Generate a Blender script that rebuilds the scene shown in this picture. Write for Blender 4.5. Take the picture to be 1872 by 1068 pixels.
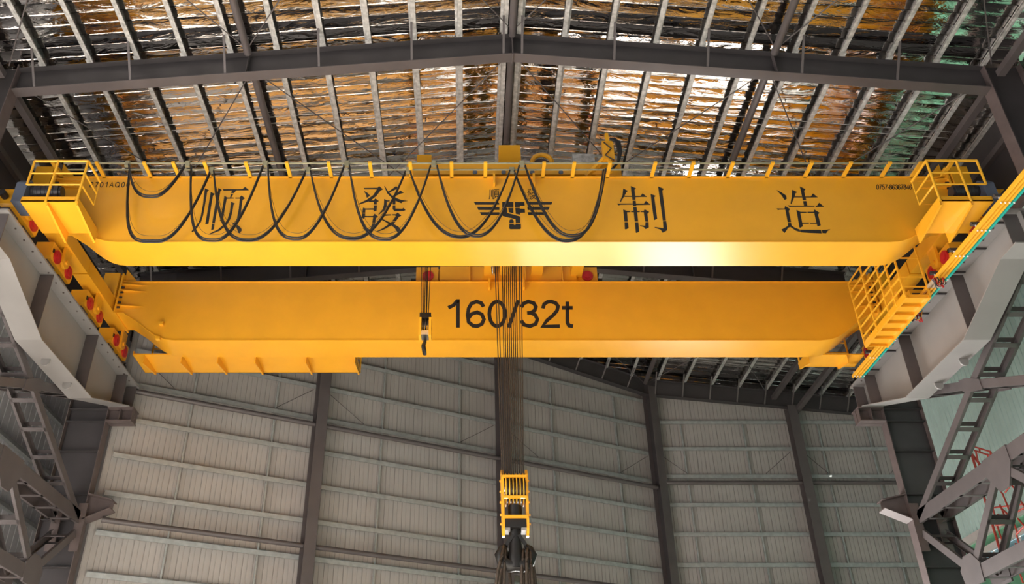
import bpy, math, random
from mathutils import Vector
random.seed(7)
sc = bpy.context.scene
for o in list(bpy.data.objects): bpy.data.objects.remove(o)
COL = sc.collection
R = math.radians
H = 1.6                                   # eye height above the shop floor

# ------------------------------------------------------------------ camera
F, PITCH, CX, CY = 1602.0, R(31.785), 856.0, 534.0
SP, CP = math.sin(PITCH), math.cos(PITCH)
cam = bpy.data.cameras.new('camera'); camo = bpy.data.objects.new('camera', cam); COL.objects.link(camo)
camo.location = (0, 0, H); camo.rotation_euler = (R(90) + PITCH, 0, 0)
cam.sensor_width = 36.0; cam.lens = F / 1872 * 36; cam.shift_x = (936 - CX) / 1872
cam.clip_start = 0.1; cam.clip_end = 500
sc.camera = camo
# ------------------------------------------------------------------ sky, sun, exposure
sc.view_settings.view_transform = 'Standard'; sc.view_settings.look = 'None'
sc.view_settings.exposure = 0.2; sc.view_settings.gamma = 1.0; sc.view_settings.use_curve_mapping = False
sc.cycles.max_bounces = 8; sc.cycles.diffuse_bounces = 4; sc.cycles.glossy_bounces = 4
sc.cycles.sample_clamp_indirect = 6.0; sc.cycles.caustics_reflective = False; sc.cycles.caustics_refractive = False
w = bpy.data.worlds.new('world'); sc.world = w; w.use_nodes = True
bg = w.node_tree.nodes['Background']; bg.inputs['Color'].default_value = (0.80, 0.90, 1.0, 1); bg.inputs['Strength'].default_value = 0.4
SUN = bpy.data.lights.new('sun', 'SUN'); SUN.energy = 35.0; SUN.angle = R(0.6); SUN.color = (1.0, 0.95, 0.88)
so = bpy.data.objects.new('sun', SUN); COL.objects.link(so); so.rotation_euler = (R(62), 0, R(36)); so.location = (0, -30, 40)
def door_light(name, loc, rz, sx, sy, power):
    l = bpy.data.lights.new(name, 'AREA'); l.shape = 'RECTANGLE'; l.size = sx; l.size_y = sy; l.energy = power
    l.color = (1.0, 0.97, 0.93); l.spread = R(105)
    o = bpy.data.objects.new(name, l); COL.objects.link(o); o.location = (loc[0], loc[1], loc[2] + H)
    o.rotation_euler = (R(-90), 0, rz)
# daylight coming in through the two open roller doors of the end wall
door_light('door_daylight', (12.1, 40.45, 1.2), R(0), 4.8, 5.6, 1500)
door_light('door_daylight', (4.25, 38.25, 1.2), R(26.45), 7.4, 5.6, 2200)

# ------------------------------------------------------------------ geometry helpers
def ray(u, v):
    x = (u - CX) / F; y = (CY - v) / F
    return Vector((x, CP - y * SP, SP + y * CP))
def at_y(u, v, Y): r = ray(u, v); return r * (Y / r.y)
def at_x(u, v, X): r = ray(u, v); return r * (X / r.x)
def at_z(u, v, Z): r = ray(u, v); return r * (Z / r.z)
W = {}
class MB:
    def __init__(s): s.v = []; s.f = []
    def add(s, vs, fs):
        b = len(s.v); s.v += [Vector(p) for p in vs]; s.f += [tuple(i + b for i in f) for f in fs]; return s
    def box(s, x0, x1, y0, y1, z0, z1):
        x0, x1 = sorted((x0, x1)); y0, y1 = sorted((y0, y1)); z0, z1 = sorted((z0, z1))
        return s.add([(x0,y0,z0),(x1,y0,z0),(x1,y1,z0),(x0,y1,z0),(x0,y0,z1),(x1,y0,z1),(x1,y1,z1),(x0,y1,z1)],
              [(0,3,2,1),(4,5,6,7),(0,1,5,4),(1,2,6,5),(2,3,7,6),(3,0,4,7)])
    def bar(s, p, q, wd, ht, up=(0,0,1)):
        p = Vector(p); q = Vector(q); d = (q - p).normalized(); u = Vector(up)
        sd = d.cross(u)
        if sd.length < 1e-4: sd = d.cross(Vector((1,0,0)))
        sd.normalize(); u = sd.cross(d).normalized()
        a = sd * wd / 2; b = u * ht / 2
        return s.add([p-a-b,p+a-b,p+a+b,p-a+b,q-a-b,q+a-b,q+a+b,q-a+b],
              [(0,3,2,1),(4,5,6,7),(0,1,5,4),(1,2,6,5),(2,3,7,6),(3,0,4,7)])
    def tube(s, pts, r, n=8, caps=True, closed=False):
        pts = [Vector(p) for p in pts]; m = len(pts)
        rs = r if isinstance(r, (list, tuple)) else [r] * m
        vs = []; prev = None
        for i, p in enumerate(pts):
            if closed: t = pts[(i+1) % m] - pts[i-1]
            else: t = pts[min(i+1, m-1)] - pts[max(i-1, 0)]
            t.normalize()
            if prev is None:
                a = t.cross(Vector((0,0,1)))
                if a.length < 1e-3: a = t.cross(Vector((1,0,0)))
            else: a = prev - t * prev.dot(t)
            a.normalize(); prev = a; b = t.cross(a)
            for k in range(n):
                g = 2 * math.pi * k / n
                vs.append(p + (a * math.cos(g) + b * math.sin(g)) * rs[i])
        fs = []
        for i in range(m if closed else m - 1):
            for k in range(n):
                j = (i + 1) % m
                fs.append((i*n+k, i*n+(k+1)%n, j*n+(k+1)%n, j*n+k))
        if caps and not closed:
            fs.append(tuple(range(n-1, -1, -1))); fs.append(tuple((m-1)*n+k for k in range(n)))
        return s.add(vs, fs)
    def cyl(s, p, q, r, n=18): return s.tube([p, q], r, n)
    def prism(s, pts, vec):
        pts = [Vector(p) for p in pts]; vec = Vector(vec); n = len(pts)
        nrm = Vector((0,0,0))
        for i in range(n): nrm += pts[i].cross(pts[(i+1) % n])
        if nrm.dot(vec) > 0: pts.reverse()
        fs = [tuple(range(n)), tuple(range(2*n-1, n-1, -1))]
        for i in range(n): j = (i+1) % n; fs.append((j, i, n+i, n+j))
        return s.add(pts + [p + vec for p in pts], fs)
    def build(s, name, m, parent=None, smooth=False, label=None, kind=None):
        c0 = Vector([min(p[i] for p in s.v) for i in range(3)]); c1 = Vector([max(p[i] for p in s.v) for i in range(3)])
        c = (c0 + c1) / 2
        me = bpy.data.meshes.new(name); me.from_pydata([p - c for p in s.v], [], s.f); me.update()
        me.materials.append(m)
        if smooth:
            me.polygons.foreach_set('use_smooth', [True] * len(me.polygons))
            try: me.set_sharp_from_angle(angle=R(40))
            except Exception: pass
        o = bpy.data.objects.new(name, me); COL.objects.link(o)
        wl = c + Vector((0,0,H)); W[o] = wl
        if parent is not None: o.parent = parent; o.location = wl - W[parent]
        else: o.location = wl
        if label: o['label'] = label
        if kind: o['kind'] = kind
        return o
def tag(o, label, cat, group=None):
    o['label'] = label; o['category'] = cat
    if group: o['group'] = group
    return o
def thing(name, label, cat, loc, group=None):
    o = bpy.data.objects.new(name, None); COL.objects.link(o); o.empty_display_size = 0.3
    o.location = (loc[0], loc[1], loc[2] + H); W[o] = Vector(o.location)
    return tag(o, label, cat, group)
def struct_empty(name, loc):
    o = bpy.data.objects.new(name, None); COL.objects.link(o); o.empty_display_size = 0.3
    o.location = (loc[0], loc[1], loc[2] + H); W[o] = Vector(o.location); o['kind'] = 'structure'; return o

# ------------------------------------------------------------------ materials
def mat(name, col, rough=0.5, metal=0.0, noise=0.0, nscale=3.0, bump=0.0, bscale=20.0, spec=0.5, stretch=(1,1,1), coat=0.0):
    m = bpy.data.materials.new(name); m.use_nodes = True; nt = m.node_tree; b = nt.nodes['Principled BSDF']
    b.inputs['Base Color'].default_value = (*col, 1); b.inputs['Roughness'].default_value = rough; b.inputs['Metallic'].default_value = metal
    b.inputs['Specular IOR Level'].default_value = spec; b.inputs['Coat Weight'].default_value = coat
    if noise or bump:
        g = nt.nodes.new('ShaderNodeNewGeometry'); mp = nt.nodes.new('ShaderNodeMapping'); mp.inputs['Scale'].default_value = stretch
        nt.links.new(g.outputs['Position'], mp.inputs['Vector'])
    if noise:
        n = nt.nodes.new('ShaderNodeTexNoise'); n.inputs['Scale'].default_value = nscale; n.inputs['Detail'].default_value = 5
        nt.links.new(mp.outputs['Vector'], n.inputs['Vector'])
        cr = nt.nodes.new('ShaderNodeValToRGB')
        cr.color_ramp.elements[0].position = 0.3; cr.color_ramp.elements[1].position = 0.7
        cr.color_ramp.elements[0].color = (*[c * (1 - noise) for c in col], 1); cr.color_ramp.elements[1].color = (*[min(1, c * (1 + noise)) for c in col], 1)
        nt.links.new(n.outputs['Fac'], cr.inputs['Fac']); nt.links.new(cr.outputs['Color'], b.inputs['Base Color'])
    if bump:
        n2 = nt.nodes.new('ShaderNodeTexNoise'); n2.inputs['Scale'].default_value = bscale; n2.inputs['Detail'].default_value = 3
        nt.links.new(mp.outputs['Vector'], n2.inputs['Vector'])
        bp = nt.nodes.new('ShaderNodeBump'); bp.inputs['Strength'].default_value = bump; bp.inputs['Distance'].default_value = 0.1
        nt.links.new(n2.outputs['Fac'], bp.inputs['Height']); nt.links.new(bp.outputs['Normal'], b.inputs['Normal'])
    return m
YEL = mat('yellow_paint', (0.86, 0.40, 0.022), 0.30, noise=0.04, nscale=1.2, bump=0.004, bscale=6, spec=0.5)
YELB = mat('yellow_rail_paint', (0.90, 0.46, 0.03), 0.4, noise=0.04)
BLACK = mat('black_paint', (0.009, 0.007, 0.007), 0.6, noise=0.1)
RUBBER = mat('black_cable', (0.010, 0.009, 0.011), 0.42, noise=0.1)
STEEL = mat('grey_steel_paint', (0.092, 0.078, 0.079), 0.5, noise=0.12, nscale=1.5)
STEELD = mat('dark_steel', (0.045, 0.040, 0.043), 0.55, noise=0.12, nscale=1.5)  # darker copy of the grey steel, with the shade of column webs in it
RUNW = mat('runway_grey_paint', (0.265, 0.25, 0.245), 0.55, noise=0.06, nscale=0.9)
GALV = mat('galvanised_steel', (0.52, 0.51, 0.50), 0.42, 0.25, noise=0.35, nscale=7, bump=0.02)
GIRT = mat('galvanised_girt', (0.38, 0.40, 0.40), 0.45, 0.35, noise=0.15, nscale=5)
WALL = mat('grey_wall_sheet', (0.385, 0.36, 0.345), 0.5, noise=0.07, nscale=0.7)
LWALL = mat('pale_grey_sheet', (0.76, 0.76, 0.80), 0.5, noise=0.1, nscale=0.9)  # pale grey of the left side wall sheets
TEAL = mat('teal_wall_sheet', (0.70, 0.92, 0.88), 0.5, noise=0.06, nscale=0.8)
GREEN = mat('green_wall_sheet', (0.16, 0.42, 0.26), 0.5, noise=0.08)
WHITE = mat('white_trim', (0.78, 0.74, 0.72), 0.5, noise=0.05)
GLASS = mat('blue_glass', (0.25, 0.45, 0.55), 0.08, spec=0.8)
CONC = mat('concrete_floor', (0.62, 0.59, 0.54), 0.6, noise=0.12, nscale=0.4)
DARKFL = mat('added_dark_floor', (0.10, 0.095, 0.09), 0.8, noise=0.2, nscale=0.5)  # for unseen floor areas added to weaken bounce light
RED = mat('red_wheel_paint', (0.55, 0.02, 0.025), 0.35, noise=0.1, nscale=8)
REDS = mat('red_scaffold_paint', (0.45, 0.05, 0.03), 0.5, noise=0.1)
ROPE = mat('greased_wire_rope', (0.06, 0.042, 0.03), 0.5, 0.4, noise=0.3, nscale=14, bump=0.1, bscale=60)
HOOKM = mat('black_forged_steel', (0.009, 0.0075, 0.007), 0.45, 0.1, noise=0.2, bump=0.03)
GEAR = mat('blue_grey_gearbox', (0.10, 0.12, 0.17), 0.45, noise=0.12)
MOTOR = mat('dark_motor', (0.03, 0.03, 0.035), 0.4, noise=0.1)
PORC = mat('white_insulator', (0.85, 0.84, 0.82), 0.25)
BEIGE = mat('beige_joint_cover', (0.55, 0.46, 0.33), 0.5)
CYAN = mat('teal_conductor_sheath', (0.02, 0.42, 0.34), 0.4)
RAILS = mat('festoon_pipe', (0.30, 0.28, 0.18), 0.45, 0.3, noise=0.2)
RUST = mat('primer_brown_steel', (0.115, 0.088, 0.086), 0.55, noise=0.15)
CHROME = mat('bright_steel', (0.7, 0.68, 0.62), 0.2, 1.0)
# crinkled reflective foil of the roof insulation
FOIL = bpy.data.materials.new('insulation_foil'); FOIL.use_nodes = True
nt = FOIL.node_tree; b = nt.nodes['Principled BSDF']
b.inputs['Metallic'].default_value = 1.0; b.inputs['Roughness'].default_value = 0.06; b.inputs['Base Color'].default_value = (0.80, 0.77, 0.75, 1)
g = nt.nodes.new('ShaderNodeNewGeometry')
mp = nt.nodes.new('ShaderNodeMapping'); mp.inputs['Scale'].default_value = (0.7, 2.2, 1.0); nt.links.new(g.outputs['Position'], mp.inputs['Vector'])
n1 = nt.nodes.new('ShaderNodeTexNoise'); n1.inputs['Scale'].default_value = 1.6; n1.inputs['Detail'].default_value = 4; n1.inputs['Distortion'].default_value = 1.2
nt.links.new(mp.outputs['Vector'], n1.inputs['Vector'])
bp = nt.nodes.new('ShaderNodeBump'); bp.inputs['Strength'].default_value = 0.5; bp.inputs['Distance'].default_value = 0.05
nt.links.new(n1.outputs['Fac'], bp.inputs['Height']); nt.links.new(bp.outputs['Normal'], b.inputs['Normal'])

# ------------------------------------------------------------------ key dimensions (camera eye = 0)
FLOOR = -H
XR = 1.3                                   # ridge
def roof_z(x): return 20.47 - 0.1 * abs(x - XR)      # underside of the foil
def beam_top(x): return 20.22 - 0.1 * abs(x - XR)
FR = [18.23, 29.1, 40.3]
WL, WR = -18.2, 21.6
T = Vector((0.8953, 0.4453, 0)); N = Vector((0.4453, -0.8953, 0)); W0 = Vector((8.8, 40.35, 0))   # oblique end wall

# ------------------------------------------------------------------ floor and walls
MB().box(-60, 5, 1, 80, FLOOR - 0.2, FLOOR).build('floor', CONC, kind='structure')
MB().box(5, 60, 1, 28, FLOOR - 0.2, FLOOR).build('floor', DARKFL, kind='structure')  # added dark area, less bounce onto the right side
MB().box(5, 60, 28, 80, FLOOR - 0.2, FLOOR).build('floor', CONC, kind='structure')
MB().box(-60, 60, -40, 1, FLOOR - 0.2, FLOOR).build('floor', DARKFL, kind='structure')  # added dark area in front, less bounce onto the girder faces

def panel(mb, p, t, n, wd, z0, z1a, z1b, ribs, gap=.03):
    prof = [(0.0, -0.03), (gap, -0.03), (gap + .004, 0.0)]
    for r in ribs: prof += [(r - 0.016, 0.0), (r - 0.008, -0.014), (r + 0.008, -0.014), (r + 0.016, 0.0)]
    prof += [(wd, 0.0), (wd, -0.03)]
    vs = []
    for a, d in prof:
        q = p + t * a + n * d; f = a / wd
        vs += [(q.x, q.y, z0), (q.x, q.y, z1a * (1 - f) + z1b * f)]
    fs = [(2*i, 2*i+1, 2*i+3, 2*i+2) for i in range(len(prof) - 1)]
    mb.add(vs, fs)
def wall_run(parent, p0, t, n, length, wd, m, z0f, z1f, ribs, gap=.03):
    k = 0; a = 0.0
    while a < length - 0.05:
        ww = min(wd, length - a); p = p0 + t * a; q = p + t * ww
        mb = MB(); panel(mb, p, t, n, ww, z0f(p, q), z1f(p), z1f(q), [r for r in ribs if r < ww - .03], gap)
        mb.build('wall_panel', m, parent); a += wd
DOOR_TOP = 4.1
def door_a(p, q): return DOOR_TOP if 0.45 < (p.x + q.x) / 2 < 7.75 else FLOOR
def door_b(p, q): return DOOR_TOP if 9.6 < (p.x + q.x) / 2 < 14.6 else FLOOR
wbl = struct_empty('wall_back_left', (W0.x - 10, W0.y - 5, FLOOR))
wbr = struct_empty('wall_back_right', (15, 40.35, FLOOR))
LEN_OB = (8.8 + 12.9) / T.x
wall_run(wbl, W0 - T * LEN_OB, T, N, LEN_OB, 0.38, WALL, door_a, lambda p: roof_z(p.x), [0.19])
wall_run(wbr, W0.copy(), Vector((1,0,0)), Vector((0,-1,0)), WR - 8.8, 0.38, WALL, door_b, lambda p: roof_z(p.x), [0.19])
wl = struct_empty('wall_left', (WL, 17, FLOOR))
wall_run(wl, Vector((WL, -6, 0)), Vector((0,1,0)), Vector((1,0,0)), 46.4, 0.46, LWALL, lambda p, q: FLOOR, lambda p: roof_z(p.x), [], .06)
wr = struct_empty('wall_right', (WR, 17, FLOOR))
wall_run(wr, Vector((WR, -6, 0)), Vector((0,1,0)), Vector((-1,0,0)), 46.4, 0.30, TEAL, lambda p, q: 10.6, lambda p: roof_z(p.x), [], .04)
MB().box(WR + .02, WR + .08, -6, 40.35, FLOOR, 9.5).build('wall_panel', GREEN, wr, label='green lower sheeting')
MB().box(WR + .03, WR + .09, -6, 40.35, 10.2, 10.6).build('wall_panel', GREEN, wr, label='green strip between the white bands')
win = MB().box(WR + .03, WR + .06, -6, 40.3, 9.5, 9.95).build('window_1', GLASS, kind='structure')
for k in range(23):
    MB().box(WR - .02, WR + .03, -6 + 2.01*k, -5.94 + 2.01*k, 9.5, 9.95).build('window_bar', WHITE, win)
MB().box(WR - .16, WR + .02, -6, 40.3, 10.58, 10.92).build('trim_1', WHITE, kind='structure')
MB().box(WR - .12, WR + .02, -6, 40.3, 9.95, 10.2).build('trim_2', WHITE, kind='structure')
# wall behind the left aisle, closing the shed
MB().box(WL, -12.9, 40.3, 40.4, FLOOR, 19).box(-13.0, -12.85, 30.72, 40.3, FLOOR, 19).build('wall_back_aisle', WALL, kind='structure')
# roller-door frames of the two open doors
def door(name, p, t, n, x0, x1):
    mb = MB(); a = p + t * x0; c = p + t * x1
    for q in (a, c): mb.bar((q.x, q.y, FLOOR), (q.x, q.y, DOOR_TOP), 0.25, 0.25, up=n)
    mb.bar((a.x, a.y, DOOR_TOP), (c.x, c.y, DOOR_TOP), 0.3, 0.3)
    mb.build(name, STEEL, kind='structure')
door('door_1', W0 + N * .05, Vector((1,0,0)), Vector((0,-1,0)), 0.75, 5.85)
door('door_2', W0 + N * .05, -T, N, 1.15, 9.35)

# girts, struts and tie pipes on the end walls
def girts(parent, p0, t, n, bays, levels, pipe_z, off=0.0):
    for a0, a1 in bays:
        for z in levels:
            A = p0 + t * (a0 + .12); B = p0 + t * (a1 - .12)
            top = roof_z((A.x + B.x) / 2) - 1.0
            if z + off > top: continue
            Z = Vector((0,0,z + off)); mb = MB()
            mb.bar(A + n*.20 + Z, B + n*.20 + Z, 0.012, 0.17)            # inner face
            mb.bar(A + n*.11 + Z + Vector((0,0,.085)), B + n*.11 + Z + Vector((0,0,.085)), 0.19, 0.012)   # web
            mb.bar(A + n*.015 + Z + Vector((0,0,.12)), B + n*.015 + Z + Vector((0,0,.12)), 0.012, 0.085)
            mb.bar(A + n*.185 + Z - Vector((0,0,.08)), B + n*.185 + Z - Vector((0,0,.08)), 0.03, 0.01)
            mb.build('girt', GIRT, parent)
        for s in (.235, .665):
            q = p0 + t * (a0 + (a1 - a0) * s)
            for z, z2 in zip(levels[:-1], levels[1:]):
                if z2 + off > roof_z(q.x) - 1.0: continue
                MB().bar((q + n*.12) + Vector((0,0,z+off+.09)), (q + n*.12) + Vector((0,0,z2+off-.09)), 0.055, 0.09, up=n).build('girt_strut', GIRT, parent)
        L_ = a1 - a0
        for e0, e1 in ((a0 + .3, a0 + L_ * .235), (a1 - .3, a0 + L_ * .665 + L_ * .1)):
            A = p0 + t * e0 + n * .2; B = p0 + t * e1 + n * .2
            MB().cyl(A + Vector((0,0,levels[6] + off - .15)), B + Vector((0,0,levels[5] + off + .15)), .014, 5).build('sag_rod', STEEL, parent, True)
        for z in pipe_z:
            A = p0 + t * (a0 + .2); B = p0 + t * (a1 - .2)
            MB().cyl(A + n*.55 + Vector((0,0,z)), B + n*.55 + Vector((0,0,z)), 0.095, 10).build('tie_pipe', STEEL, parent, True)
LV = [7.31 + 1.39 * k for k in range(9)]
c = 1 / T.x
SCOL = [0.0, 7.5 * c, 14.95 * c, 21.6 * c]        # wall column positions along the oblique wall, from the corner leftwards
girts(wbl, W0, -T, N, [(SCOL[0], SCOL[1]), (SCOL[1], SCOL[2]), (SCOL[2], SCOL[3])], LV, [9.05, 13.85])
girts(wbr, W0, Vector((1,0,0)), Vector((0,-1,0)), [(0, 7.1), (7.1, 12.7)], LV, [9.3, 14.1], 0.27)
# side-wall girts seen behind the left bracing
for z in (6.3, 8.6, 10.9, 13.2, 15.5):
    MB().bar((WL + .12, 16, z), (WL + .12, 40, z), 0.2, 0.16).build('girt', GIRT, wl)

# ------------------------------------------------------------------ roof
ceil = struct_empty('ceiling', (XR, 18, 20.5))
SW = 0.385
for side, xe in ((-1, WL - .1), (1, WR + .1)):
    k = 0; y = 13.0
    while y < 40.35:
        mb = MB(); prof = [(0, .03), (.02, .03), (.03, .0), (.12, .008), (.21, .010), (.30, .008), (SW - .010, .0), (SW, .03)]
        nx = 6; vs = []; fs = []
        for i in range(nx + 1):
            x = XR + (xe - XR) * i / nx
            for a, dz in prof: vs.append((x, y + a, roof_z(x) + dz + .012 * math.sin(i * 2.1 + y * 5)))
        m = len(prof)
        for i in range(nx):
            for j in range(m - 1):
                q = (i*m+j, i*m+j+1, (i+1)*m+j+1, (i+1)*m+j); fs.append(q if side > 0 else q[::-1])
        mb.add(vs, fs); mb.build('roof_sheet', FOIL, ceil, True); y += SW
    # opaque outer sheet above, and the roof nearer than the view
    MB().add([(XR, -6, 20.62), (xe, -6, roof_z(xe) + .15), (xe, 41, roof_z(xe) + .15), (XR, 41, 20.62)], [(0,1,2,3)]).build('roof_deck', STEEL, ceil)
    MB().add([(XR, -6, 20.47), (xe, -6, roof_z(xe)), (xe, 13, roof_z(xe)), (XR, 13, 20.47)], [(0,1,2,3)]).build('roof_sheet', FOIL, ceil)
PX = [XR + s * (.27 + 1.335 * k) for s in (-1, 1) for k in range(15)]
PX = [x for x in PX if WL + .3 < x < WR - .3]
def purlin(x, y0, y1):
    s = 1 if x > XR else -1; zb = beam_top(x) + .01; zt = roof_z(x) - .012
    mb = MB()
    mb.box(x - .006, x + .006, y0, y1, zb, zt)
    mb.box(x - s*.14, x, y0, y1, zb, zb + .008)
    mb.box(x - s*.14, x - s*.132, y0, y1, zb, zb + .035)
    mb.box(x - s*.075, x - s*.06, y0, y1, zb - .008, zb)
    mb.box(x, x + s*.09, y0, y1, zt - .008, zt)
    return mb.build('purlin', GALV, ceil)
for y0, y1 in ((7.3, 18.2), (18.26, 29.08), (29.12, 40.25)):
    for x in PX: purlin(x, y0, y1)
# ties (round pipes), rods
TX = [-13.1, -6.4, XR, 8.9, 14.95]
def under(x): return beam_top(x) - .14
for y0, y1 in ((7.3, 18.0), (18.45, 28.9), (29.3, 40.1)):
    for x in (TX[1], TX[2], TX[3]):
        MB().cyl((x, y0, under(x)), (x, y1, under(x)), .11, 14).build('tie_pipe', STEEL, ceil, True)
    for i in range(4):
        for (xa, xb) in ((TX[i], TX[i+1]), (TX[i+1], TX[i])):
            MB().cyl((xa, y0 + .15, under(xa) - .04), (xb, y1 - .15, under(xb) + .02), .018, 6).build('brace_rod', STEEL, ceil, True)
    for x in (-13.3, 15.2):
        MB().bar((x, y0, under(x) - .2), (x, y1, under(x) - .2), .22, .2).build('eave_strut', STEEL, ceil)
        xo = x + (1.0 if x > 0 else -1.0)
        MB().bar((xo, y0, under(x) - .9), (xo, y1, under(x) - .9), .24, .2).build('eave_strut', STEEL, ceil)
# added dark plates that keep the upper side walls out of the foil's reflections
for x, z0 in ((-14.35, 15.9), (16.25, 15.9)):
    for y0, y1 in ((-6, 7.2), (7.4, 17.9), (18.55, 28.75)):
        MB().box(x - .01, x + .01, y0, y1, z0, beam_top(x)).box(x - .2, x + .2, y0, y1, z0 - .03, z0).build('reflection_blocker', STEELD, ceil)
for yb in (13.0, 15.4, 20.9, 23.6, 26.3, 31.8, 34.5, 37.2):
    for dy in (0, .28):
        for s, xe in ((-1, -13.2), (1, 15.3)):
            MB().cyl((XR, yb + dy, beam_top(XR) + .08), (xe, yb + dy, beam_top(xe) + .08), .010, 5).build('sag_rod', GALV, ceil, True)

# ------------------------------------------------------------------ portal frame beams
def roof_beam(Y, xl, xr, label, ends=True):
    t = thing('roof_beam', label, 'roof beam', (XR, Y, 19.4), 'roof beams across the hall')
    D, FW = .82, .34
    for xe in (xl, xr):
        a = Vector((XR, Y, 20.22)); e = Vector((xe, Y, beam_top(xe)))
        MB().prism([a, e, e - Vector((0,0,D)), a - Vector((0,0,D))], (0, .012, 0)).build('web', STEELD, t)
        MB().bar(a - Vector((0,0,.012)), e - Vector((0,0,.012)), FW, .024).build('flange', STEELD, t)
        MB().bar(a - Vector((0,0,D)), e - Vector((0,0,D)), FW, .024).build('flange', STEEL, t)
        # stiffeners under the ties
        xs = [x for x in (TX[1], TX[3]) if min(XR, xe) < x < max(XR, xe)]
        for x in xs:
            MB().box(x - .01, x + .01, Y - .16, Y + .16, beam_top(x) - D, beam_top(x) - .02).build('stiffener', STEEL, t)
    MB().box(XR - .02, XR + .02, Y - .2, Y + .2, 19.34, 20.22).build('end_plate', STEEL, t)
    for k, x in enumerate(PX):
        if not (xl + .4 < x < xr - .4): continue
        MB().box(x - .05, x + .05, Y - .3, Y + .3, beam_top(x) + .0, beam_top(x) + .012).box(x - .012, x + .012, Y - .10, Y + .10, beam_top(x) + .012, beam_top(x) + .17).build('purlin_cleat', GALV, t)
    for s in (-1, 1):
        for k in range(0, 11, 2):
            x = XR + s * (.27 + 1.335 * (k + (0 if s < 0 else 0)))
            if not (xl + .6 < x < xr - .6): continue
            for q in (-1, 1):
                MB().bar((x, Y + q * .85, beam_top(x) + .02), (x, Y + q * .15, beam_top(x) - D + .02), .03, .065, up=(1,0,0)).build('fly_brace', STEEL, t)
    return t
roof_beam(FR[0], -12.95, 14.85, 'nearest dark steel roof beam, bent at the ridge, across the top of the hall')
roof_beam(FR[1], -12.95, 14.85, 'second dark roof beam seen through the gap between the two yellow girders')
# end-wall beams
t = thing('roof_beam', 'dark steel roof beam along the top of the right end wall', 'roof beam', (15, 39.9, 18.3), 'roof beams across the hall')
Y = 39.85
a = Vector((8.6, Y, beam_top(8.6))); e = Vector((WR, Y, beam_top(WR))); dz = Vector((0,0,.82))
MB().prism([a, e, e - dz, a - dz], (0, .012, 0)).build('web', STEELD, t)
MB().bar(a, e, .3, .024).build('flange', STEELD, t); MB().bar(a - dz, e - dz, .3, .024).build('flange', STEELD, t)
for k in range(8):
    x = 9.3 + 1.335 * k
    MB().bar((x, Y - 1.0, beam_top(x) + .02), (x, Y - .12, beam_top(x) - .8), .03, .065, up=(1,0,0)).build('fly_brace', STEEL, t)
t = thing('roof_beam', 'dark steel roof beam along the top of the slanting left end wall', 'roof beam', (0, 36, 19), 'roof beams across the hall')
for xa, xb in ((8.6, XR), (XR, -12.6)):
    def wp(x): 
        q = W0 + T * ((x - 8.8) / T.x) + N * .45; return Vector((q.x, q.y, beam_top(x)))
    a = wp(xa); e = wp(xb)
    MB().prism([a, e, e - dz, a - dz], N * .012).build('web', STEELD, t)
    MB().bar(a, e, .3, .024).build('flange', STEELD, t); MB().bar(a - dz, e - dz, .3, .024).build('flange', STEELD, t)
for k in range(6):
    x = 7.6 - 1.335 * k; q = wp(x)
    MB().bar(q + N * .9 + Vector((0,0,.02)), q + N * .12 - Vector((0,0,.8)), .03, .065, up=(1,0,0)).build('fly_brace', STEEL, t)

# ------------------------------------------------------------------ columns
def i_column(label, c, ax, depth, fw, z0, z1, m=STEEL, m2=STEELD, name='steel_column', group=None, brackets=()):
    """c: centre, ax: unit vector along the web depth"""
    t = thing(name, label, 'column', (c.x, c.y, z0), group)
    sd = Vector((-ax.y, ax.x, 0))
    for s in (-1, 1):
        q = c + ax * (s * (depth/2 - .012))
        MB().bar((q.x, q.y, z0), (q.x, q.y, z1), fw, .024, up=ax).build('flange', m, t)
    MB().bar((c.x, c.y, z0), (c.x, c.y, z1), .016, depth - .05, up=ax).build('web', m2, t)
    return t
g4 = 'columns along the end wall'
for s, lab in ((SCOL[2], 'dark wall column left of the slanting end wall, below the long yellow walkway'),
               (SCOL[1], 'dark wall column behind the main hoist ropes'),
               (SCOL[0], 'dark wall column where the slanting wall meets the right end wall')):
    q = W0 - T * s + N * .52
    i_column(lab, q, N, .56, .44, FLOOR, beam_top(q.x) - (.82 if s else .4), group=g4)
i_column('dark wall column on the right end wall, right of the corner', Vector((15.9, 39.8, 0)), Vector((0,-1,0)), .56, .44, FLOOR, beam_top(15.9) - .8, group=g4)
# frame 1 columns (only their tops are in view)
for x, s, lab in ((-12.95, -1, 'dark hall column at the upper left edge of the photo'), (14.85, 1, 'dark hall column at the upper right edge of the photo')):
    i_column(lab, Vector((x + s * .55, FR[0], 0)), Vector((1,0,0)), 1.1, .42, FLOOR, beam_top(x) + .1, RUST, STEELD, group='columns carrying the nearest roof beam')
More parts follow.
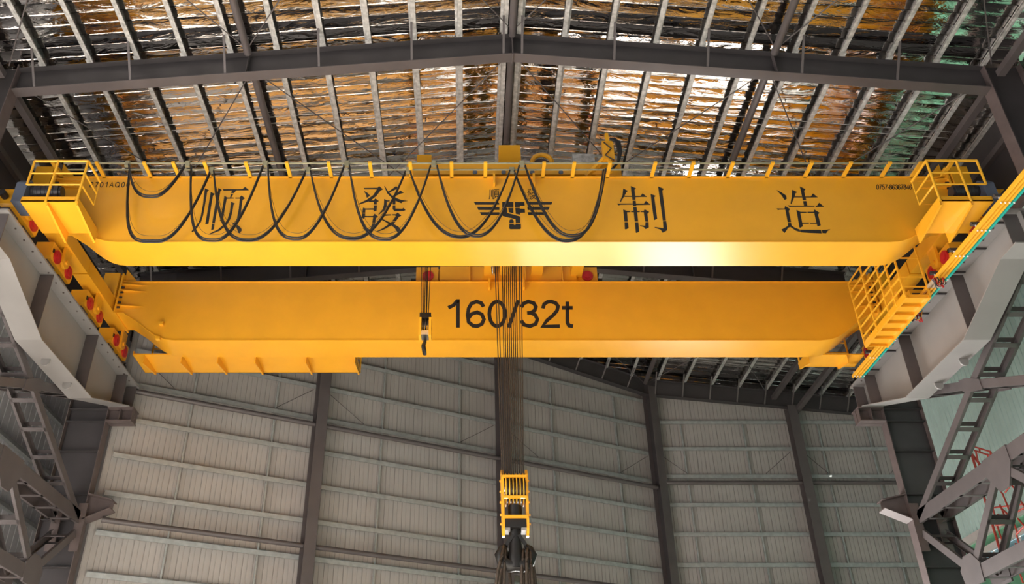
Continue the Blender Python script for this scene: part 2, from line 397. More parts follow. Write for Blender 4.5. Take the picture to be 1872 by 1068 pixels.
# frame 2 columns with brackets that carry the runway girders
def runway_column(xi, s, lab):
    c2 = Vector((xi + s * .72, 29.1, 0))
    t = i_column(lab, c2, Vector((1,0,0)), 1.44, .42, FLOOR, beam_top(xi) - .5, RUST, STEELD, group='columns under the far ends of the runway girders')
    i = -s
    mb = MB(); x0 = xi; x1 = xi + i * .92
    mb.box(x0, x1, 28.78, 29.42, 12.98, 13.03)
    mb.box(x0, x1, 28.84, 29.36, 12.50, 12.54)
    mb.box(x0, x1, 29.09, 29.11, 12.5, 13.0)
    mb.build('bracket', RUST, t)
    for xx in (x1 - i*.03, x0 + i*.45):
        MB().box(xx - .012, xx + .012, 28.86, 29.34, 12.54, 12.98).build('stiffener', RUST, t)
    mb = MB(); x1 = xi + i * .85
    mb.prism([(x0, 28.84, 8.95), (x1, 28.84, 9.33), (x1, 28.84, 9.36), (x0, 28.84, 8.99)], (0, .52, 0))
    mb.prism([(x0, 28.84, 9.82), (x1, 28.84, 9.62), (x1, 28.84, 9.66), (x0, 28.84, 9.86)], (0, .52, 0))
    mb.prism([(x0, 29.09, 8.97), (x1, 29.09, 9.34), (x1, 29.09, 9.64), (x0, 29.09, 9.84)], (0, .02, 0))
    mb.build('bracket', RUST, t)
    for z in (13.0, 12.52, 11.4, 9.84, 8.97, 8.2, 7.4):
        MB().box(xi + s*.03, xi + s*1.41, 28.9, 29.3, z - .01, z + .01).build('stiffener', STEELD, t)
    return t
runway_column(-12.89, -1, 'brown-grey column under the far end of the left runway girder')
runway_column(14.85, 1, 'brown-grey column under the far end of the right runway girder')

# ------------------------------------------------------------------ runway girders
def runway(xw, i, lab):
    """i: direction of the hall side"""
    t = thing('runway_girder', lab, 'girder', (xw, 23.7, 11.95), 'grey crane runway girders')
    pts = [(18.45, 12.95), (19.2, 12.95), (21.85, 11.97), (25.75, 11.97), (28.7, 13.03), (29.3, 13.03)]
    prof = [(xw, y, z) for y, z in pts] + [(xw, 29.3, 14.0), (xw, 18.45, 14.0)]
    MB().prism(prof, (.018, 0, 0)).build('web', RUNW, t)
    MB().box(xw + i*.45, xw - i*.32, 18.45, 29.3, 13.96, 14.02).build('flange', RUNW, t, label='top flange with bolt holes')
    mb = MB()
    for (ya, za), (yb, zb) in zip(pts[:-1], pts[1:]):
        mb.prism([(xw - i*.32, ya, za - .03), (xw - i*.32, yb, zb - .03), (xw - i*.32, yb, zb), (xw - i*.32, ya, za)], (i*.77, 0, 0))
    mb.build('flange', RUNW, t, label='bent bottom flange')
    def zb(y):
        for (ya, za), (yb, zb_) in zip(pts[:-1], pts[1:]):
            if ya <= y <= yb: return za + (zb_ - za) * (y - ya) / (yb - ya)
    for y in (18.6, 21.55, 25.2, 28.1, 29.1):
        for s in (-1, 1):
            MB().box(xw + s*.02, xw + s*(.42 if s == i else .3), y - .012, y + .012, zb(y) + .02, 13.94).build('stiffener', STEEL, t)
    for y in (23.0, 24.6):
        x = xw + .1
        prof = [(x - .13, y, 11.935), (x + .13, y, 11.935)] + [(x + .13 * math.cos(g), y, 11.85 - .13 * math.sin(g)) for g in [math.pi * k / 8 for k in range(9)]]
        MB().prism(prof, (0, .05, 0)).build('lifting_lug', RUNW, t)
    for k in range(20):
        y = 18.7 + .55 * k
        for dx in (-.30, .30):
            MB().box(xw + dx - .02, xw + dx + .02, y - .02, y + .02, 13.93, 13.96).build('bolt', RUST, t)
    r = tag(MB().box(xw - .07, xw + .07, 17.5, 29.6, 14.02, 14.26).build('crane_rail', RUST), 'steel crane rail on top of the %s runway girder' % ('left' if i > 0 else 'right'), 'rail', 'crane rails')
    return t
RXL, RXR = -12.55, 14.5
runway(RXL, 1, 'grey runway girder on the left with a bent bottom flange')
runway(RXR, -1, 'grey runway girder on the right with a bent bottom flange, beside the conductor bars')

# ------------------------------------------------------------------ laced bracing below the runways
def bracing(xa, xb, lab):
    t = thing('lattice_bracing', lab, 'bracing', ((xa + xb) / 2, 23.7, 6.6), 'laced bracing between the runway columns')
    def member(p, q, wd=.25, step=1.1, skip=.5):
        m = None
        P = Vector((0, *p)); Q = Vector((0, *q)); d = (Q - P).normalized(); L = (Q - P).length
        up = Vector((1, 0, 0)).cross(d)
        for x in (xa, xb):
            o = Vector((x, 0, 0)); mb = MB()
            mb.bar(P + o, Q + o, .02, wd, up=up)
            sgn = 1 if x == min(xa, xb) else -1
            for e in (-1, 1): mb.bar(P + o + up*(e*wd/2) + Vector((sgn*.04,0,0)), Q + o + up*(e*wd/2) + Vector((sgn*.04,0,0)), .09, .014, up=up)
            c = mb.build('chord', STEEL, t)
        n = max(1, int((L - 2*skip) / step))
        for k in range(n + 1):
            a = skip + (L - 2*skip) * k / n
            for e in (-1, 1):
                cc = P + d * a + up * (e * wd / 2)
                MB().bar(cc + Vector((xa, 0, 0)), cc + Vector((xb, 0, 0)), .16, .014, up=up).build('batten', STEEL, t)
    M = 23.65
    member((28.75, 13.35), (M, 11.41)); member((M, 11.41), (18.65, 9.3))
    member((28.75, 9.0), (M, 11.41)); member((M, 11.41), (18.65, 13.5))
    member((28.75, 9.0), (18.65, 9.0), .42)
    member((M, 8.9), (26.5, 6.65)); member((28.75, 8.45), (26.5, 6.65))
    member((M, 8.9), (20.8, 6.65)); member((18.65, 8.4), (20.8, 6.65))
    member((26.5, 6.55), (20.8, 6.55), .4)
    def gusset(pts):
        for x in (xa, xb):
            MB().prism([(x - .03, y, z) for y, z in pts], (.06, 0, 0)).build('gusset_plate', STEEL, t)
    gusset([(M-.5, 11.35), (M-.5, 11.02), (M-.1, 11.15), (M+.45, 11.38), (M+.5, 11.78), (M+.1, 11.68)])
    gusset([(M-.65, 9.25), (M+.65, 9.25), (M+.65, 8.75), (M+.25, 8.2), (M-.25, 8.2), (M-.65, 8.75)])
    for y in (26.5, 20.8): gusset([(y-.55, 6.8), (y-.2, 7.15), (y+.25, 7.15), (y+.6, 6.8), (y+.5, 6.25), (y-.5, 6.25)])
    for x in (xa, xb):
        MB().box(x - .15, x + .15, 28.84, 28.9, 7.9, 9.5).build('gusset_plate', RUST, t)
bracing(14.98, 15.78, 'dark laced cross bracing between the columns on the right, before the teal wall')
bracing(-12.95, -13.75, 'dark laced cross bracing between the columns on the left')

# ------------------------------------------------------------------ the bridge crane
GX0, GX1 = -12.0, 13.96
CC = (GX0 + GX1) / 2
GT, GB, GE = 16.37, 14.03, 15.10
crane = thing('bridge_crane', 'yellow double-girder overhead bridge crane spanning the hall between the runway girders', 'crane', (CC, 23.46, 14.27))
def girder_low():
    L = []
    for x, z in ((GX0, GE), (-11.75, GE)): L.append((x, z))
    P0, P1, P2 = Vector((-11.75, GE)), Vector((-11.2, 14.75)), Vector((-10.75, 14.38))
    L += [(-11.2, 14.74), (-10.85, 14.46), (-10.6, 14.28), (-10.35, 14.14), (-10.1, 14.06), (-9.8, GB)]
    Rr = [(2*CC - x, z) for x, z in reversed(L)]
    return L + Rr
LOW = girder_low()
YF, YB2, GW = 20.0, 25.71, 1.209
def girder(y0, lab):
    mb = MB(); mb.prism([(x, y0 + .03, z + .02) for x, z in LOW] + [(GX1, y0 + .03, GT - .02), (GX0, y0 + .03, GT - .02)], (0, GW - .06, 0))
    g = mb.build('girder', YEL, crane, label=lab)
    MB().box(GX0, GX1, y0 - .01, y0 + GW + .01, GT - .03, GT).build('flange_plate', YEL, g)
    mb = MB(); n = len(LOW)
    vs = []
    for x, z in LOW: vs += [(x, y0, z), (x, y0 + GW, z), (x, y0 + GW, z + .03), (x, y0, z + .03)]
    fs = []
    for i in range(n - 1):
        for k in range(4): fs.append((4*i+k, 4*(i+1)+k, 4*(i+1)+(k+1)%4, 4*i+(k+1)%4))
    fs += [(0,1,2,3), tuple(4*(n-1)+k for k in (3,2,1,0))]
    mb.add(vs, fs); mb.build('flange_plate', YEL, g, True)
    MB().box(GX0 + .3, GX1 - .3, y0 + GW/2 - .06, y0 + GW/2 + .06, GT, GT + .16).build('trolley_rail', RUST, g)
    for x in (GX0, GX1):
        s = 1 if x == GX0 else -1
        mb = MB().box(x - .03, x + .03, y0 - .12, y0 + GW + .12, GE - .05, GT + .25)
        mb.build('end_plate', YEL, g)
        for z in (15.35, 15.95, 16.2):
            MB().prism([(x + s*.03, y0 + .03, z), (x + s*.9, y0 + .03, z), (x + s*.03, y0 - .12, z)], (0,0,.02)).build('rib', YEL, g)
        for k in range(5):
            z = 15.28 + .2 * k
            MB().cyl((x + s*.03, y0 - .06, z), (x + s*.12, y0 - .06, z), .035, 8).build('bolt', BLACK, g)
        MB().prism([(x, y0 + .1, GT), (x + s*.5, y0 + .1, GT), (x, y0 + .1, GT + .55)], (0, .03, 0)).build('rib', YEL, g)
    return g
G1 = girder(YF, 'front box girder with painted characters, emblem and phone number')
G2 = girder(YB2, 'rear box girder marked 160/32t')
for u in (903, 975):
    p = at_y(u, 322, 20); MB().box(p.x - .03, p.x + .03, 19.84, 20.03, GT - .36, GT).build('bracket', YEL, G1)
for u in (894, 957):
    p = at_y(u, 515, YB2); MB().box(p.x - .03, p.x + .03, YB2 - .2, YB2 + .03, GT - .36, GT).build('bracket', YEL, G2)
for u, v in ((296, 593), (290, 620)):
    p = at_y(u, v, YB2); MB().box(p.x - .07, p.x + .07, YB2 - .12, YB2 + .04, p.z - .05, p.z + .05).build('bracket', YEL, G2)

# end carriages and bogies
def end_side(s):
    xi = RXL + .43 if s < 0 else RXR - .43          # inner face
    xo = xi + s * .5
    lab = 'end carriage on the %s runway' % ('left' if s < 0 else 'right')
    mb = MB()
    ec = MB().box(xi, xo, 19.75, 23.40, 15.2, 15.68).build('end_carriage', YEL, crane, label=lab)
    MB().box(xi, xo, 23.46, 27.15, 15.2, 15.68).build('carriage_half', YEL, ec)
    for y0 in (19.85, 25.56):
        MB().box(xi - s*.02, xo, y0, y0 + 1.5, 15.68, 16.62).build('carriage_head', YEL, ec)
    for yc in (19.61, 22.11, 24.795, 27.28):
        y0, y1 = yc - .76, yc + .76
        bi = xi + s * .17
        bo = bi + s * .52
        prof = [(y0, 14.42), (y1, 14.42), (y1, 14.78), (y1 - .25, 15.03), (y0 + .25, 15.03), (y0, 14.78)]
        prof = [(y0 + .05, 14.42), (y1 - .05, 14.42), (y1, 14.62), (y1, 14.98), (y0, 14.98), (y0, 14.5)]
        bg_ = MB().prism([(bi, y, z) for y, z in prof], (s * .52, 0, 0)).build('bogie', YEL, crane)
        for yw in (yc - .42, yc + .42):
            MB().cyl((bi + s*.10, yw, 14.58), (bi + s*.42, yw, 14.58), .318, 20).build('wheel', RUST, bg_, True)
            MB().cyl((bi - s*.05, yw, 14.66), (bi + s*.02, yw, 14.66), .21, 20).cyl((bi - s*.075, yw, 14.66), (bi - s*.05, yw, 14.66), .11, 14).build('wheel_cap', RED, bg_, True, label='round red wheel cap')
        MB().box(bi - s*.02, bi + s*.01, yc - .72, yc - .64, 14.66, 14.78).build('opening_patch', BLACK, bg_)  # black plate in place of the dark inside a hole
        # hanger with rounded foot
        fp = [(bi - s*.02, yc - .2, 15.2), (bi - s*.02, yc + .2, 15.2)] + [(bi - s*.02, yc + .19 * math.cos(g), 14.72 - .19 * math.sin(g)) for g in [math.pi * k / 8 for k in range(9)]]
        MB().prism(fp, (-s * .09, 0, 0)).build('hanger', YEL, bg_)
        MB().cyl((bi - s*.16, yc, 14.74), (bi - s*.1, yc, 14.74), .07, 10).build('pin', YEL, bg_, True)
    for y in (18.7, 28.2):
        MB().cyl((xi + s*.42, y - .1, 14.7), (xi + s*.42, y + .12, 14.7), .1, 12).build('buffer', RUBBER, ec, True)
end_side(-1); end_side(1)

# walkways on the outside of the girders
def walkway(lab, x0, x1, yin, yout, z, posts, brackets, gate=None, rails_end=True, hgt=1.4, rail=True, side=None):
    p = MB().box(x0, x1, yin, yout, z, z + .05).build('walkway', YEL, crane, label=lab)
    s = 1 if yout > yin else -1
    MB().box(x0, x1, yout - s*.02, yout, z, z + .17).build('toe_board', YEL, p)
    for xe in (x0, x1): MB().box(xe - .01, xe + .01, yin, yout, z, z + .15).build('toe_board', YEL, p)
    for xb in brackets:
        y0, y1 = yin, yout - s*.03
        mb = MB().prism([(xb - .01, y0, z), (xb - .01, y1, z), (xb - .01, y1, z - .09), (xb - .01, y0, z - .32)], (.02, 0, 0))
        mb.prism([(xb - .03, y0, z - .32), (xb + .03, y0, z - .32), (xb + .03, y1, z - .09), (xb - .03, y1, z - .09)], (0, 0, -.015))
        mb.build('bracket', YEL, p)
    if rail:
        for xp, zb in posts:
            MB().cyl((xp, yout, zb), (xp, yout, z + hgt), .035, 10).build('post', YELB, p, True)
        for k, zr in enumerate((z + hgt, z + hgt - .43, z + hgt - .82)):
            r = .038 if k == 0 else .028
            MB().cyl((posts[0][0], yout, zr), (posts[-1][0], yout, zr), r, 10).build('handrail', YELB, p, True)
            if side is not None: MB().cyl((side, yout, zr), (side, yin - s*-.55 if False else yin + s*.55, zr), r, 10).build('handrail', YELB, p, True)
        if side is not None: MB().cyl((side, yin + s*.55, z + hgt), (side, yin + s*.55, z + hgt - .82), .02, 8).build('post', YELB, p, True)
    return p
z = 14.33
walkway('walkway with railing and drive motor on the front left end', -11.92, -10.43, 20.0, 18.56, z,
        [(-11.9, z + .58), (-11.25, z), (-10.43, z)], [-11.2, -10.40], side=-10.43)
walkway('walkway with railing and drive motor on the front right end', 12.56, 13.97, 20.0, 18.54, z,
        [(12.56, z), (13.38, z), (13.95, z + .58)], [12.56, 13.38], side=12.56)
z = 14.12
walkway('long walkway behind the rear girder, left part', -11.6, -3.9, YB2 + GW, 28.3, z, [(-11.5, z), (-9, z), (-6.5, z), (-3.9, z)],
        [-11.2, -9.9, -8.65, -7.35, -5.6, -3.92], rail=True)
walkway('short walkway behind the rear girder, right end', 11.75, 13.7, YB2 + GW, 27.85, z, [(11.8, z), (13.6, z)], [11.75, 13.1], rail=True)
# drive motors
def motor(x0, x1, gx0, gx1):
    m = MB().cyl((x0, 19.05, 15.03), (x1, 19.05, 15.03), .2, 22).cyl((x1, 19.05, 15.03), (x1 + (x1-x0)*.08, 19.05, 15.03), .16, 22).build('drive_motor', MOTOR, crane, True)
    for k in range(6):
        xx = x0 + (x1 - x0) * (.12 + .14 * k)
        MB().cyl((xx, 19.05, 15.03), (xx + .02, 19.05, 15.03), .215, 22).build('cooling_fin', MOTOR, m, True)
    gb = MB().prism([(gx0, 18.7, 14.45), (gx0, 19.35, 14.45), (gx0, 19.35, 15.15), (gx0, 19.15, 15.28), (gx0, 18.85, 15.28), (gx0, 18.7, 15.1)], (gx1 - gx0, 0, 0)).build('gearbox', GEAR, m)
motor(-12.0, -11.22, -12.28, -11.98); motor(14.0, 13.33, 14.3, 13.98)

# guard cage at the current collectors on the right
cx0, cx1, cy0, cy1, cz = 12.87, 13.6, 21.97, 25.08, 13.5
cage = MB().box(cx0, cx1, cy0, cy1, cz, cz + .03).build('guard_cage', YEL, crane, label='hanging guard cage with barred side at the right end')
for k in range(7):
    y = cy0 + .06 + (cy1 - cy0 - .12) * k / 6
    MB().box(cx0, cx1, y - .02, y + .02, cz - .07, cz).build('floor_rib', YEL, cage)
for xx in (cx0 + .02, cx1 - .02): MB().box(xx - .03, xx + .03, cy0, cy1, cz - .08, cz + .12).build('edge_beam', YEL, cage)
for y in (cy0 + .02, cy0 + .62, cy0 + 1.15, cy0 + 2.1, cy1 - .02):
    MB().bar((cx0, y, cz), (cx0, y, 15.87), .05, .05).build('post', YELB, cage)
for y in (cy0 + .02,): MB().bar((cx1, y, cz), (cx1, y, 15.4), .05, .05).build('post', YELB, cage)
for k in range(7):
    zz = cz + .3 + .345 * k
    MB().bar((cx0, cy0, zz), (cx0, cy1, zz), .04, .04).build('bar', YELB, cage)
    if k in (0, 1, 3, 5): MB().bar((cx0, cy0 + .02, zz), (cx1, cy0 + .02, zz), .04, .04).build('bar', YELB, cage)
for y in (cy0 + .3, cy1 - .2):
    MB().bar((cx0 + .1, y, 15.87), (13.9, y, 15.87), .05, .05).build('bar', YELB, cage)
# festoon rails and their arms
YO, YI = 19.43, 19.72
pa = at_y(100, 299, YO)
for Y_, nm in ((YO, 0), (YI, 1)):
    MB().cyl((-11.6, Y_, GT + .02 - nm*.0), (12.9, Y_, GT + .02), .026, 8).build('festoon_rail', RAILS, crane, True)
for u in (113, 191, 276, 328, 384, 458, 531, 606, 680, 752, 826, 887, 992, 1046, 1110, 1191, 1259, 1330, 1401, 1471, 1541, 1611, 1666, 1721):
    p = at_y(u, 321, 20.0)
    MB().box(p.x - .05, p.x + .05, 19.36, 20.1, GT - .03, GT + .03).build('rail_arm', YELB, crane)

# painted characters and emblem, thin paint films proud of the web
def paint(parent, name, polys, ox, oy, sc_, y, lab=None, y0=None):
    mb = MB()
    for poly in polys:
        pts = [at_y(ox + a / sc_, oy + b_ / sc_, y) for a, b_ in poly]
        mb.prism(pts, (0, .012, 0))
    return mb.build(name, BLACK, parent, label=lab)
K = 9.708
SHUN = [[(238,138),(312,172),(278,200),(245,400),(205,620),(165,745),(128,745),(165,640),(205,420)],[(150,755),(100,840),(15,918),(0,905),(60,830),(118,755)],
 [(342,205),(415,240),(380,268),(340,500),(300,765),(245,772),(290,520)],[(480,132),(538,168),(510,190),(470,440),(412,755),(366,757),(420,440)],[(362,768),(408,768),(395,865),(350,880)],
 [(553,155),(905,153),(952,112),(1020,172),(570,180)],[(718,175),(790,178),(755,222),(705,225)],[(700,243),(742,243),(700,305),(685,305)],
 [(585,270),(635,303),(752,305),(752,318),(625,322),(600,450),(555,710),(505,722),(550,480)],[(778,305),(855,303),(888,265),(948,315),(905,345),(885,500),(862,690),(800,713),(840,500),(858,320),(778,320)],
 [(705,378),(772,410),(745,430),(725,560),(690,680),(630,780),(500,890),(320,958),(318,945),(470,870),(580,775),(640,690),(680,560)],[(712,738),(800,775),(880,845),(893,880),(855,940),(830,925),(800,840)]]
FA = [[(193,133),(440,130),(468,100),(533,155),(490,180),(420,270),(300,365),(100,430),(92,418),(250,340),(360,260),(430,155),(205,155)],[(193,183),(260,220),(303,265),(265,300),(243,300),(235,250)],
 [(555,100),(570,105),(620,185),(700,275),(790,320),(860,345),(970,362),(885,375),(862,402),(780,370),(690,310),(610,225)],[(630,200),(765,102),(820,140),(770,155),(640,215)],[(700,275),(845,180),(902,218),(840,235),(715,295)],
 [(272,352),(370,352),(398,318),(462,365),(425,385),(425,425),(370,425),(370,378),(290,382)],[(370,442),(427,442),(420,535),(368,550),(368,520),(222,518),(220,570),(168,570),(182,482),(228,498),(370,495)],
 [(165,585),(220,585),(215,630),(358,630),(385,590),(452,645),(412,662),(395,745),(345,745),(362,650),(212,650),(190,680),(140,645),(160,640)],[(345,760),(397,760),(370,880),(330,930),(255,940),(230,880),(168,850),(240,850),(310,870)],
 [(555,328),(608,352),(655,354),(655,368),(602,375),(600,460),(560,530),(460,608),(455,598),(530,510),(552,430)],[(672,355),(710,345),(760,340),(755,425),(705,425),(708,370),(672,370)],
 [(708,442),(755,442),(755,500),(880,503),(900,485),(935,525),(900,540),(740,543),(708,510)],[(515,602),(682,602),(682,618),(550,630),(530,630)],[(702,600),(765,600),(795,568),(860,625),(820,640),(765,720),(700,720),(760,640),(755,618),(702,618)],
 [(695,732),(755,732),(725,770),(820,830),(848,870),(840,895),(805,925),(785,910),(740,840),(680,795),(570,860),(415,918),(410,908),(530,850),(640,775),(560,720),(515,700),(530,685),(670,750)]]
ZHI = [[(188,143),(272,185),(245,205),(210,272),(342,273),(342,288),(200,288),(140,388),(125,382),(175,260)],[(322,98),(413,138),(388,165),(402,273),(495,273),(530,230),(610,290),(405,292),(405,340),(352,342),(330,190)],
 [(355,360),(408,360),(415,412),(552,414),(590,362),(672,430),(418,435),(418,452),(362,454),(358,428),(130,430),(110,442),(78,412),(356,412)],[(366,470),(424,470),(432,543),(482,545),(482,560),(434,562),(452,725),(392,728),(375,562),(328,560),(328,545),(372,543)],
 [(395,742),(454,742),(472,905),(430,928),(412,925)],[(187,515),(255,543),(312,545),(312,560),(255,565),(268,728),(208,728),(195,600)],[(212,742),(270,742),(283,845),(245,863),(217,863)],
 [(497,545),(550,543),(568,513),(650,558),(615,590),(632,728),(580,728),(560,620),(553,562),(497,560)],[(583,742),(637,742),(642,835),(585,862),(555,825),(485,808),(485,797),(578,803)],
 [(675,240),(765,272),(738,295),(790,680),(735,703),(700,450)],[(807,106),(908,150),(880,178),(945,705),(890,708),(850,420)],[(893,722),(950,722),(970,860),(955,890),(888,926),(850,870),(745,836),(748,826),(900,848)]]
ZAO = [[(97,172),(170,205),(260,265),(275,320),(255,340),(232,340),(190,270)],[(372,165),(460,208),(430,225),(415,283),(545,285),(548,298),(408,298),(358,418),(342,412),(362,290)],
 [(507,106),(608,155),(582,182),(602,285),(703,285),(740,232),(825,298),(608,300),(618,345),(560,348),(530,200)],[(565,368),(622,366),(638,446),(768,450),(768,463),(350,465),(325,470),(298,440),(350,448),(582,448)],
 [(788,450),(812,448),(848,395),(938,465),(788,467)],[(97,497),(235,500),(245,455),(337,508),(308,540),(350,735),(293,740),(250,515),(140,517),(120,525)],
 [(298,756),(352,756),(360,800),(420,840),(508,873),(508,912),(440,890),(340,823),(300,838),(240,930),(180,873),(300,805)],[(447,522),(515,556),(625,558),(625,572),(515,576),(548,748),(668,748),(668,764),(550,764),(562,810),(515,838),(500,830),(470,650)],
 [(643,556),(752,556),(765,515),(855,572),(828,605),(878,795),(822,815),(808,764),(690,764),(690,750),(803,750),(770,605),(765,574),(643,574)],[(515,873),(880,877),(893,938),(700,930),(540,920),(513,912)],[(900,880),(985,875),(1045,863),(1000,895),(975,937),(910,932)]]
EMB = [[(68,420),(540,425),(560,440),(565,470),(95,472)],[(130,515),(565,520),(565,575),(155,575)],[(185,620),(565,622),(565,672),(212,672)],
 [(1108,420),(1600,420),(1580,470),(1115,472)],[(1110,515),(1550,515),(1525,572),(1120,575)],[(1120,620),(1500,620),(1478,670),(1130,672)],
 [(620,420),(838,420),(838,518),(620,518)],[(865,420),(1050,420),(1060,490),(965,490),(965,518),(868,518)],
 [(620,535),(718,535),(718,635),(972,705),(972,828),(885,828),(880,755),(625,690)],[(740,535),(838,535),(838,640),(750,615)],[(875,535),(965,535),(965,550),(1060,555),(1065,625),(968,630),(970,668),(885,648)],
 [(760,830),(760,780),(780,760),(820,760),(845,785),(845,830)],[(760,845),(845,845),(850,870),(880,870),(880,845),(985,845),(988,930),(970,948),(775,948),(758,930)]]
for nm, polys, ox in (('first', SHUN, 350), ('second', FA, 645), ('third', ZHI, 1120), ('fourth', ZAO, 1410)):
    paint(G1, 'painted_character', polys, ox, 330, K, 20.022)
paint(G1, 'winged_emblem', EMB, 860, 330, 10.68, 20.022)
def ell(cx, cy, rx, ry): return [(cx + rx * math.cos(2*math.pi*k/20), cy + ry * math.sin(2*math.pi*k/20)) for k in range(21)]
GLYPH = {'0': (.6, [ell(.28,.5,.22,.45)]), '1': (.56, [[(.07,.72),(.22,.82),(.32,.97),(.34,.97),(.34,0)]]),
 '2': (.6, [[(.06,.70),(.1,.86),(.2,.94),(.3,.95),(.42,.9),(.49,.78),(.46,.62),(.36,.46),(.18,.26),(.06,.05),(.54,.05)]]),
 '3': (.6, [[(.06,.74),(.12,.88),(.25,.95),(.4,.9),(.47,.76),(.43,.62),(.32,.54),(.22,.53)],[(.32,.54),(.45,.46),(.51,.3),(.46,.13),(.3,.05),(.14,.1),(.05,.26)]]),
 '4': (.6, [[(.41,0),(.41,.95),(.05,.28),(.56,.28)]]), '5': (.6, [[(.5,.94),(.16,.94),(.1,.5),(.25,.59),(.4,.57),(.5,.43),(.52,.28),(.45,.12),(.3,.05),(.14,.09),(.05,.24)]]),
 '6': (.6, [[(.5,.76),(.43,.9),(.3,.95),(.16,.88),(.08,.7),(.05,.45),(.08,.2),(.2,.07),(.32,.05),(.45,.13),(.51,.3),(.45,.48),(.32,.56),(.17,.5),(.07,.34)]]),
 '7': (.6, [[(.05,.94),(.52,.94),(.36,.66),(.25,.35),(.2,0)]]), '8': (.6, [ell(.28,.74,.18,.2), ell(.28,.29,.22,.24)]), '-': (.36, [[(.04,.36),(.28,.36)]]), '/': (.3, [[(0,0),(.27,1)]]),
 't': (.32, [[(.15,.95),(.15,.18),(.2,.07),(.31,.05)],[(.0,.72),(.3,.72)]]), 'A': (.66, [[(.02,0),(.31,.97),(.6,0)],[(.12,.34),(.5,.34)]]),
 'B': (.64, [[(.08,.05),(.08,.95),(.36,.95),(.48,.84),(.46,.6),(.34,.52),(.08,.52)],[(.34,.52),(.5,.42),(.53,.25),(.45,.08),(.3,.05),(.08,.05)]]), 'Q': (.8, [ell(.38,.5,.32,.45), [(.46,.26),(.72,0)]])}
def text(parent, st, u0, v0, u1, v1, y, lean=0.0, sw=.135, gap=0.0):
    tot = sum(GLYPH[c][0] + gap for c in st) - gap - .05; x = 0; mb = MB()
    def P_(a, b_): fx = a / tot; return at_y(u0 + (u1 - u0) * fx + lean * b_, v1 + (v0 - v1) * b_, y)
    asp = (u1 - u0) / tot / (v1 - v0)
    for c in st:
        for line in GLYPH[c][1]:
            pts = [Vector((x + a, b_)) for a, b_ in line]; n = len(pts); L = []; closed = (pts[0] - pts[-1]).length < 1e-4
            for i in range(n):
                d0 = pts[i] - pts[i-1] if i else (pts[-1] - pts[-2] if closed else pts[1] - pts[0])
                d1 = pts[i+1] - pts[i] if i < n - 1 else (pts[1] - pts[0] if closed else pts[-1] - pts[-2])
                d0 = d0.normalized(); d1 = d1.normalized(); t = (d0 + d1)
                t = t.normalized() if t.length > 1e-3 else d1
                k = min(1.6, 1 / max(.3, t.dot(d1))); nrm = Vector((-t.y / asp, t.x))
                L.append((pts[i] + nrm * sw / 2 * k, pts[i] - nrm * sw / 2 * k))
            vs = [P_(*q) for a, b_ in L for q in (a, b_)]
            mb.add(vs, [(2*i, 2*i+2, 2*i+3, 2*i+1) for i in range(n - 1)])
        x += GLYPH[c][0] + gap
    return mb.build('lettering', BLACK, parent)
def han(parent, lines, u0, v0, u1, v1, y, sw=1.0):
    mb = MB()
    for ln in lines:
        for a, b_ in zip(ln[:-1], ln[1:]):
            p = at_y(u0 + (u1-u0)*a[0]/100, v0 + (v1-v0)*a[1]/100, y); q = at_y(u0 + (u1-u0)*b_[0]/100, v0 + (v1-v0)*b_[1]/100, y)
            mb.bar(p, q, .004, .0155 * sw, up=Vector((0,1,0)).cross(q - p))
    return mb.build('lettering', BLACK, parent)
text(G2, '160/32t', 815, 549, 1045, 599, YB2 + .024)
text(G1, '0757-86367846', 1602, 337.5, 1667, 346.5, 20.024, 0, .17)
text(G1, 'B701AQ001', 163, 333, 245, 342.5, 20.024, 2, .15, .18)
han(G1, [[(9,5),(9,60),(2,98)],[(25,8),(25,75)],[(39,3),(39,97)],[(50,5),(99,5)],[(72,5),(66,20)],[(55,22),(95,22),(95,72),(55,72),(55,22)],[(55,39),(95,39)],[(55,56),(95,56)],[(66,76),(45,98)],[(82,76),(99,96)]], 894, 346, 912.5, 364.5, 20.02, 1.25)
han(G1, [[(8,5),(38,5),(25,22),(3,38)],[(10,14),(22,24)],[(52,2),(68,24),(98,36)],[(80,2),(62,14)],[(92,12),(72,26)],[(12,40),(40,40),(40,52),(12,52),(10,68),(42,68),(38,96),(25,90)],[(54,38),(54,46),(46,56)],[(54,38),(78,38),(80,50),(96,50)],[(52,62),(86,62),(70,82),(45,98)],[(54,70),(72,84),(96,98)]], 963.5, 345, 981, 365, 20.02, 1.25)

